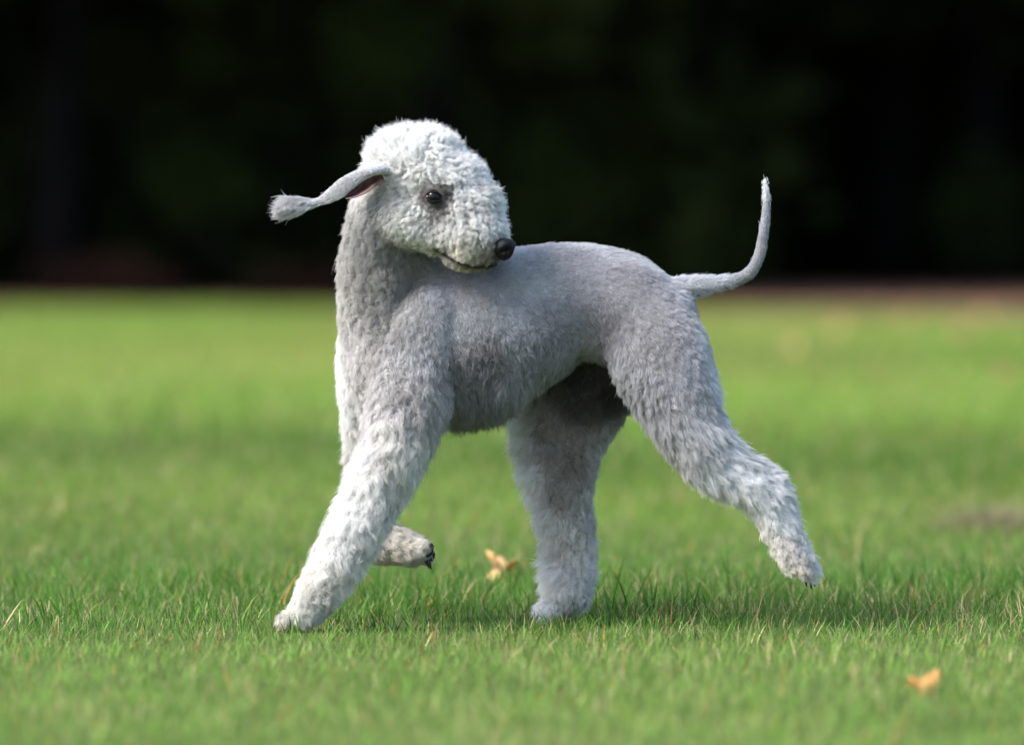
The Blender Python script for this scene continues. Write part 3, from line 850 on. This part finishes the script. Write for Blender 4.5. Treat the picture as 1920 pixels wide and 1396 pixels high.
def grow(P0, N0, val, k, spread, rad, clump, NP=7, jitter=.25, coljit=.10, tgrav=.0, fj=.22, colv=.07):
    """clumps of k hairs round guides; returns positions (n*k, NP, 3), colours"""
    n = len(P0)
    L, lift, ca, cf = val[:, 0], val[:, 1], val[:, 2], val[:, 3]
    col = val[:, 4:7]
    if np.ndim(tgrav) == 0: tgrav = np.full(n, tgrav)
    flow = np.stack([val[:, 7], np.zeros(n), -val[:, 8]], 1)
    flow += rng.normal(0, fj, (n, 3))
    Tn = flow - N0 * (flow * N0).sum(1)[:, None]
    Tn /= np.linalg.norm(Tn, axis=1)[:, None] + 1e-9
    Ln = L * rng.uniform(.7, 1.2, n) * np.where(rng.random(n) < .05, 1.2, 1)
    t = np.linspace(0, 1, NP)
    d0 = N0 * lift[:, None] + Tn * (1 - lift)[:, None] * 1.1 + rng.normal(0, .16, (n, 3)) * (.4 + lift[:, None])
    d0 /= np.linalg.norm(d0, axis=1)[:, None]
    d1 = d0 * .55 + Tn * .6 + np.array([0, 0, -1.0]) * tgrav[:, None]
    d1 /= np.linalg.norm(d1, axis=1)[:, None]
    dirs = d0[:, None, :] * (1 - t)[None, :, None] + d1[:, None, :] * t[None, :, None]
    step = (Ln / (NP - 1))[:, None, None] * dirs
    g = np.concatenate([np.zeros((n, 1, 3)), np.cumsum(step[:, :-1], 1)], 1)
    U = np.cross(d0, N0 + rng.normal(0, .4, (n, 3))); U /= np.linalg.norm(U, axis=1)[:, None] + 1e-9
    W = np.cross(d0, U)
    ph = rng.uniform(0, 6.283, n)
    hand = rng.choice([-1, 1], n)
    amp = ca * rng.uniform(.6, 1.3, n)
    fr = cf * rng.uniform(.75, 1.25, n)
    # expand to hairs
    rep = np.repeat(np.arange(n), k)
    m = n * k
    A = rng.normal(0, 1, (m, 2)) * (spread[rep] if np.ndim(spread) else spread)[..., None]
    B1 = np.cross(N0, Tn)
    off = Tn[rep] * A[:, :1] + B1[rep] * A[:, 1:]
    phh = ph[rep] + rng.normal(0, jitter, m)
    frr = fr[rep] * (1 + rng.normal(0, .06, m))
    am = amp[rep] * (1 + rng.normal(0, .15, m))
    ls = rng.uniform(.68, 1.06, m)
    ramp = np.minimum(t * 1.8, 1)[None] * am[:, None]
    th = phh[:, None] + (hand[rep] * frr)[:, None] * t[None] * 6.283
    curl = (U[rep][:, None, :] * ((np.cos(th) - np.cos(phh)[:, None]) * ramp)[..., None]
            + W[rep][:, None, :] * ((np.sin(th) - np.sin(phh)[:, None]) * ramp)[..., None])
    cl = (1 - (clump * np.clip((L - .004) / .010, .25, 1))[rep][:, None] * t[None])[..., None]
    stray = rng.normal(0, .07, (m, 1, 3)) * np.where(rng.random((m, 1, 1)) < .1, 2.0, 1) * (Ln[rep] * 1.0)[:, None, None] * t[None, :, None] ** 1.5
    sink = np.clip(L * lift * .30, .0004, .0024)[:, None]
    pts = (P0 - N0 * sink)[rep][:, None, :] + g[rep] * ls[:, None, None] + off[:, None, :] * cl + curl + stray
    c = col[rep] * (1 + rng.normal(0, coljit, m))[:, None] * (1 + rng.normal(0, colv, n))[rep][:, None]
    return pts.astype(np.float32), np.clip(c, .01, .9).astype(np.float32)


def hair_object(name, pts, col, rad, mat, parent, tip=.25):
    n, NP, _ = pts.shape
    hc = bpy.data.hair_curves.new(name)
    hc.add_curves([NP] * n)
    hc.attributes['position'].data.foreach_set('vector', pts.ravel())
    r = hc.attributes.get('radius') or hc.attributes.new('radius', 'FLOAT', 'POINT')
    t = np.linspace(0, 1, NP)
    rr_ = (np.asarray(rad).reshape(-1, 1) * (1 - (1 - tip) * t ** 2)[None]) * np.ones((n, 1))
    r.data.foreach_set('value', rr_.astype(np.float32).ravel())
    a = hc.attributes.new('tint', 'FLOAT_COLOR', 'CURVE')
    c4 = np.ones((n, 4), np.float32); c4[:, :3] = col
    a.data.foreach_set('color', c4.ravel())
    hc.materials.append(mat)
    o = link(name, hc, parent)
    o['kind'] = 'stuff'
    return o


EYE = (812, 369)
MOUTH = [(818, 467), (834, 477), (852, 488), (872, 495), (892, 499), (912, 499), (928, 496)]
ep, en = on_body(*EYE)
ep = np.array(ep)
NOSE = np.array(P(946, 466, HY - .050))

def recolour(Pp, val, qx, qy):
    ex, ey = qx - EYE[0], qy - EYE[1]
    head_near = (Pp[:, 1] < HY + .0) & (qy < 520) & (qx > 640)
    ed = np.sqrt((ex / 1.25) ** 2 + ey ** 2)
    keep = ~((ed < 12.5) & head_near)
    nd = np.linalg.norm(Pp - NOSE, axis=1)
    keep &= nd > .0135
    w = np.clip(1.25 - (ed - 12) / 12, 0, 1) * head_near
    w2 = np.exp(-(((ex - 22) / 15) ** 2 + ((ey + 9) / 14) ** 2)) * head_near * .95 + np.exp(-(((ex - 12) / 14) ** 2 + ((ey - 26) / 18) ** 2)) * head_near * .35
    dk = np.clip(w + w2, 0, .93)[:, None]
    val[:, 4:7] = val[:, 4:7] * (1 - dk) + np.array([.05, .04, .038]) * dk
    fl = np.clip(w * 1.0 + w2 * .55, 0, .85)
    val[:, 0] *= 1 - .8 * fl
    val[:, 2] *= 1 - .9 * fl
    away = np.stack([ex, ey], 1) / (np.sqrt(ex ** 2 + ey ** 2) + 1e-6)[:, None]
    near = (ed < 34) & head_near
    val[near, 7:9] = away[near] * 1.0
    val[near, 1] = np.minimum(val[near, 1], .35)
    nn_ = np.clip(1 - (nd - .012) / .012, 0, 1)[:, None]
    val[:, 4:7] = val[:, 4:7] * (1 - nn_ * .75) + np.array([.06, .055, .05]) * nn_ * .75
    val[:, 0] *= 1 - .6 * nn_[:, 0]
    # mouth line: brown stained hair
    mm = np.min(np.stack([np.hypot(qx - a, (qy - b) * 1.3) for a, b in catmull(MOUTH, 4)], 1), 1)
    mw = (np.clip(1.2 - mm / 11, 0, 1) * head_near)[:, None]
    val[:, 4:7] = val[:, 4:7] * (1 - mw * .85) + np.array([.07, .05, .03]) * mw * .85
    val[:, 0] *= 1 - .85 * np.clip(mw[:, 0] * 2, 0, 1)
    # mottled coat
    mot = vnoise(Pp[:, 0] * 26, Pp[:, 2] * 26 + Pp[:, 1] * 30, 31) * .6 + vnoise(Pp[:, 0] * 60, Pp[:, 2] * 60, 33) * .4
    val[:, 4:7] *= (0.76 + .48 * mot)[:, None]
    return keep


# the skin takes the colour of the coat that grows on it, darkened so gaps between locks look shaded
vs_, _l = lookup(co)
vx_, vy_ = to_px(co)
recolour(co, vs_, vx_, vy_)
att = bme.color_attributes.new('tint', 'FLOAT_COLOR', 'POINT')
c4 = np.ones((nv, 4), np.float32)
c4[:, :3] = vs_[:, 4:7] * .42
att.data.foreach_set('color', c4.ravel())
nts = NT('dog_skin')
at_ = nts.n('ShaderNodeAttribute', attribute_name='tint')
nts.l(at_.outputs['Color'], nts.b.inputs['Base Color'])
nts.b.inputs['Roughness'].default_value = .8
bme.materials.clear(); bme.materials.append(nts.m)

# many samples, weight: camera side denser, short-hair regions denser
NCL = 52000
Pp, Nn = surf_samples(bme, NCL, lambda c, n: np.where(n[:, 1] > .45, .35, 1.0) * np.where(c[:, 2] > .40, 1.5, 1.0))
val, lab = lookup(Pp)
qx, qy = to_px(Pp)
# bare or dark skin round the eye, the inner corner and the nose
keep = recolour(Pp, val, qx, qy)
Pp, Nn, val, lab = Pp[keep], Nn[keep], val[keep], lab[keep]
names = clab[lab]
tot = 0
LAB = {'head_fur': ('head_fur', 'white curly wool on the head'), 'body_fur': ('body_fur', 'short blue grey coat, wavy under the ribs with belly shade put into its colour'),
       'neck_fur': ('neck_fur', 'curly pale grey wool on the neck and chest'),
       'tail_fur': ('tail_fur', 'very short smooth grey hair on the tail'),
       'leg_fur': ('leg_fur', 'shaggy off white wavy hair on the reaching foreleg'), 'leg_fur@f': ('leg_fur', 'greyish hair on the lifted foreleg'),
       'leg_fur@fh': ('leg_fur', 'white fringed hair on the standing hind leg, inner thigh shade painted into its colour'), 'leg_fur@nh': ('leg_fur', 'long combed silver hair on the stretched hind leg')}
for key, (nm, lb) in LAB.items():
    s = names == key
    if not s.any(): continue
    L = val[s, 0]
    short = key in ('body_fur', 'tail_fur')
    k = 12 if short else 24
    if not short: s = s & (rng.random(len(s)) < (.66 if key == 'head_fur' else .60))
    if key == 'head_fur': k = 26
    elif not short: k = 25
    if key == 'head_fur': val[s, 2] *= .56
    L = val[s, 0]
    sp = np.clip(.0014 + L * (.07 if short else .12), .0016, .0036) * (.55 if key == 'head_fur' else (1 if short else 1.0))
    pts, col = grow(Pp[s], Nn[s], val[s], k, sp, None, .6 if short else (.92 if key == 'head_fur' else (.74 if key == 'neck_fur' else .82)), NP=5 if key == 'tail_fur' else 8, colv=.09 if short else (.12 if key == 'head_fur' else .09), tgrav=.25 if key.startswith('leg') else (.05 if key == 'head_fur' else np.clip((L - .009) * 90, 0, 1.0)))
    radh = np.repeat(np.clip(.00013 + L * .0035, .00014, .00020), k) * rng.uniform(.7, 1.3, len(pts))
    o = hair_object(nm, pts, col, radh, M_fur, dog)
    o['label'] = lb
    tot += len(pts)
print('HAIRS', tot)

# ------------------------------------------------------------------ ear
EY_ = HY - .035
bm = bmesh.new()
tube_into(bm, [(722, 318, EY_ - .004, 7, .010), (700, 321, EY_ - .010, 8, .012), (676, 329, EY_ - .014, 11, .006), (655, 341, EY_ - .015, 14, .0042), (635, 357, EY_ - .014, 15, .0034), (615, 370, EY_ - .012, 11, .003),
               (598, 378, EY_ - .010, 7, .0028), (580, 382, EY_ - .010, 9, .003), (562, 386, EY_ - .010, 13, .003), (548, 389, EY_ - .010, 11, .003), (540, 391, EY_ - .010, 6, .0025)], 5, 16)
ear = solid(bm, .0018, 4, 'ear', M_skin, dog)
ear['label'] = 'flying ear, thin and velvety with a fringed tip'
# the open pink inside of the ear
nu, nvv = 14, 10
Vq, Cq = [], []
topc = catmull([(712, 320), (690, 326), (668, 338), (650, 356), (643, 368)], 4)
botc = catmull([(722, 338), (707, 346), (692, 359), (670, 370), (650, 374)], 4)
topc = topc[np.linspace(0, len(topc) - 1, nu).astype(int)]; botc = botc[np.linspace(0, len(botc) - 1, nu).astype(int)]
for i in range(nu):
    for j in range(nvv):
        q = j / (nvv - 1)
        u = i / (nu - 1)
        px = topc[i][0] * (1 - q) + botc[i][0] * q
        py = topc[i][1] * (1 - q) + botc[i][1] * q
        Vq.append(P(px, py, EY_ - .004 + .016 * math.sin(math.pi * q) * (.4 + .6 * math.sin(math.pi * u)) + .006 * u))
Fq = [(i * nvv + j, i * nvv + j + 1, (i + 1) * nvv + j + 1, (i + 1) * nvv + j) for i in range(nu - 1) for j in range(nvv - 1)]
inn = link('ear_lining', mesh_np('ear_lining', np.array(Vq), np.array(Fq), M_pink), ear)
md = inn.modifiers.new('thick', 'SOLIDIFY'); md.thickness = .0012
inn['label'] = 'bare pink inside of the ear'

Pe, Ne = surf_samples(ear.data, 2600)
ex_, ey_ = to_px(Pe)
u = np.clip((700 - ex_) / 170, 0, 1)
ve = np.zeros((len(Pe), 9))
tasl = np.clip((600 - ex_) / 40, 0, 1)
ve[:, 0] = .0035 + .018 * tasl * rng.uniform(.7, 1.15, len(Pe))
ve[:, 1] = .10 + .04 * tasl
ve[:, 2] = .0001 + .0014 * tasl
ve[:, 3] = .3 + .7 * tasl
ve[:, 4:7] = np.array([.66, .67, .70]) * (1 - tasl[:, None]) + np.array([.56, .55, .57]) * tasl[:, None]
ve[:, 7] = -1
ve[:, 8] = .55 - .50 * tasl + (ey_ - 386) * .024 * tasl
pts, col = grow(Pe, Ne, ve, 14, np.full(len(Pe), .0011), None, .8, NP=9, tgrav=.0, fj=.10)
o = hair_object('ear_fur', pts, col, np.repeat(.00014 + .00006 * tasl, 14), M_fur, ear)
o['label'] = 'velvety grey ear hair ending in a wavy tassel'

# ------------------------------------------------------------------ eye, nose, lip, pads, claws
er = .0088
en = np.array(en)
ec = ep - en * er * .30 + np.array([0, .001, 0])
bm = bmesh.new()
bmesh.ops.create_uvsphere(bm, u_segments=32, v_segments=20, radius=er)
me = bpy.data.meshes.new('eye'); bm.to_mesh(me); bm.free()
for p in me.polygons: p.use_smooth = True
nt = NT('eye_glossy')
nt.b.inputs['Base Color'].default_value = (.006, .005, .006, 1)
nt.b.inputs['Roughness'].default_value = .12
nt.b.inputs['Specular IOR Level'].default_value = .30
me.materials.append(nt.m)
eye = link('eye', me, dog)
eye.location = ec
eye['label'] = 'dark glossy eye'


def strip_tube(name, pts, rads, mat, parent, seg=8, closed=False):
    bm = bmesh.new()
    rings = []
    n = len(pts)
    for k in range(n):
        a = Vector(pts[(k + 1) % n] if closed else pts[min(k + 1, n - 1)]); b = Vector(pts[k - 1] if (closed or k) else pts[0])
        d = (a - b).normalized()
        u_ = d.orthogonal().normalized() if abs(d.y) > .9 else d.cross(Vector((0, 1, 0))).normalized()
        v_ = d.cross(u_)
        rings.append([bm.verts.new(Vector(pts[k]) + (u_ * math.cos(t) + v_ * math.sin(t)) * rads[k]) for t in [6.28318 * i / seg for i in range(seg)]])
    for k in range(n if closed else n - 1):
        r0, r1 = rings[k], rings[(k + 1) % n]
        for i in range(seg): bm.faces.new((r0[i], r0[(i + 1) % seg], r1[(i + 1) % seg], r1[i]))
    if not closed: bm.faces.new(rings[0][::-1]); bm.faces.new(rings[-1])
    bmesh.ops.recalc_face_normals(bm, faces=bm.faces)
    me = bpy.data.meshes.new(name); bm.to_mesh(me); bm.free()
    for p in me.polygons: p.use_smooth = True
    me.materials.append(mat)
    return link(name, me, parent)


# eyelids: an almond rim lying on the eyeball
rim, rr2 = [], []
toC = (CP - ec); toC /= np.linalg.norm(toC)
right = np.cross(toC, [0, 0, 1.0]) * -1; right /= np.linalg.norm(right)
if right[0] < 0: right = -right
upv = np.cross(right, toC); upv = upv if upv[2] > 0 else -upv
for k in range(28):
    t = 6.28318 * k / 28
    a = math.cos(t) * er * 1.02
    b = math.sin(t) * er * (.66 if math.sin(t) > 0 else .62) * (1 - .25 * abs(math.cos(t)) ** 3) - .10 * er * math.cos(t)
    v = right * a + upv * b
    h = math.sqrt(max(er ** 2 * 1.12 - (a * .92) ** 2 - b * b, (er * .25) ** 2))
    rim.append(ec + v + toC * h); rr2.append(.0010)
strip_tube('eyelid', rim, rr2, M_black, eye, 8, True)
for c in [o for o in bpy.data.objects if o.name.startswith('eyelid')]:
    c.location = -Vector(ec)
# pale inner corner of the eye
nt = NT('eye_corner')
nt.b.inputs['Base Color'].default_value = (.42, .30, .27, 1); nt.b.inputs['Roughness'].default_value = .25
cpt = [ec - right * er * .80 + upv * er * .16 + toC * er * .66, ec - right * er * .86 + upv * er * .02 + toC * er * .60, ec - right * er * .80 - upv * er * .12 + toC * er * .62]
c = strip_tube('eye_corner', cpt, [.0005, .0009, .0004], nt.m, eye); c.location = -Vector(ec)

# nose: a leather pad with comma shaped nostrils on both sides
bm = bmesh.new()
bmesh.ops.create_icosphere(bm, subdivisions=5, radius=1)
for v in bm.verts:
    x, y, z = v.co
    # squarish, wider on top, undercut below
    k_ = 1 + .42 * min(z, 0) * abs(z) ** .3          # narrows towards the lip
    sq = 1 + .10 * (1 - abs(abs(x) - abs(z)))
    X = x * .0118 * k_ * sq + .0016 * max(z, 0)
    Yy = y * .0132 * k_ * (1 + .10 * max(z, 0))
    Z = z * .0135 * (1 if z < 0 else .88) * sq
    v.co = Vector((X, Yy, Z))
for sgn in (-1, 1):
    for (cx, cy, cz, rr_, dp) in ((.0084, .0078, -.0006, .0044, .0070), (.0048, .0116, -.0034, .0034, .0048), (.0012, .0130, -.0056, .0024, .0026)):
        c = Vector((cx, cy * sgn, cz))
        for v in bm.verts:
            d_ = (v.co - c).length
            if d_ < rr_ * 1.6:
                v.co -= v.co.normalized() * dp * math.exp(-(d_ / rr_) ** 2 * 1.6) * .8
for v in bm.verts:          # groove down the middle
    if v.co.x > .004: v.co.x -= .0012 * math.exp(-(v.co.y / .0012) ** 2)
me = bpy.data.meshes.new('nose'); bm.to_mesh(me); bm.free()
for p in me.polygons: p.use_smooth = True
me.materials.append(M_nose)
nose = link('nose', me, dog)
nose.location = NOSE
nose.rotation_euler = (0, R(8), R(-32))
nose['label'] = 'black leathery nose'

lip = []
for a, b in catmull(MOUTH, 3):
    h, nn2 = on_body(a, b)
    if h: lip.append(np.array(h) + np.array(nn2) * .0019)
for _ in range(3): lip[1:-1] = [(lip[k - 1] + lip[k] + lip[k + 1]) / 3 for k in range(1, len(lip) - 1)]
lip = np.array(lip)
strip_tube('lip', lip, [.0008 + .0009 * math.sin(math.pi * min(k / (len(lip) - 1), 1)) for k in range(len(lip))], M_black, dog)


def claw(px, py, Y, dx, dy, ln=16, r=4.2):
    pts = []
    for k in range(6):
        q = k / 5
        pts.append(P(px + dx * ln * q, py + dy * ln * q + 3.5 * q * q, Y))
    return strip_tube('claw', pts, [r * S * (1 - .82 * (k / 5) ** 1.4) for k in range(6)], M_claw, dog, 8)


for px, py, y in ((524, 1164, -.020), (532, 1173, -.002), (540, 1175, .014)):
    claw(px, py, NY + y, -.7, .75, 17, 5.5)
for px, py, y in ((799, 1050, -.020), (802, 1048, -.004), (803, 1052, .010)):
    claw(px, py, FY - .018 + y, .45, .9, 13, 4.5)
for px, py, y in ((1510, 1084, -.014), (1519, 1088, -.002), (1525, 1084, .010)):
    claw(px, py, NY + y, .2, 1, 12, 4)
for px, py, y in ((1014, 1152, -.020), (1005, 1146, -.004), (1013, 1146, .012)):
    claw(px, py, FY + y, -.8, .6, 13, 4.5)


def pad(px, py, Y, rx, ry, rd, rot=0):
    bm = bmesh.new()
    ell_into(bm, px, py, Y, rx, ry, rd, rot)
    me = bpy.data.meshes.new('paw_pad'); bm.to_mesh(me); bm.free()
    for p in me.polygons: p.use_smooth = True
    me.materials.append(M_black)
    return link('paw_pad', me, dog)


pad(803, 1030, FY - .034, 10, 15, .008, -.3)
pad(807, 1041, FY - .016, 9, 12, .008, -.2)
pad(548, 1178, NY - .006, 16, 6, .018)
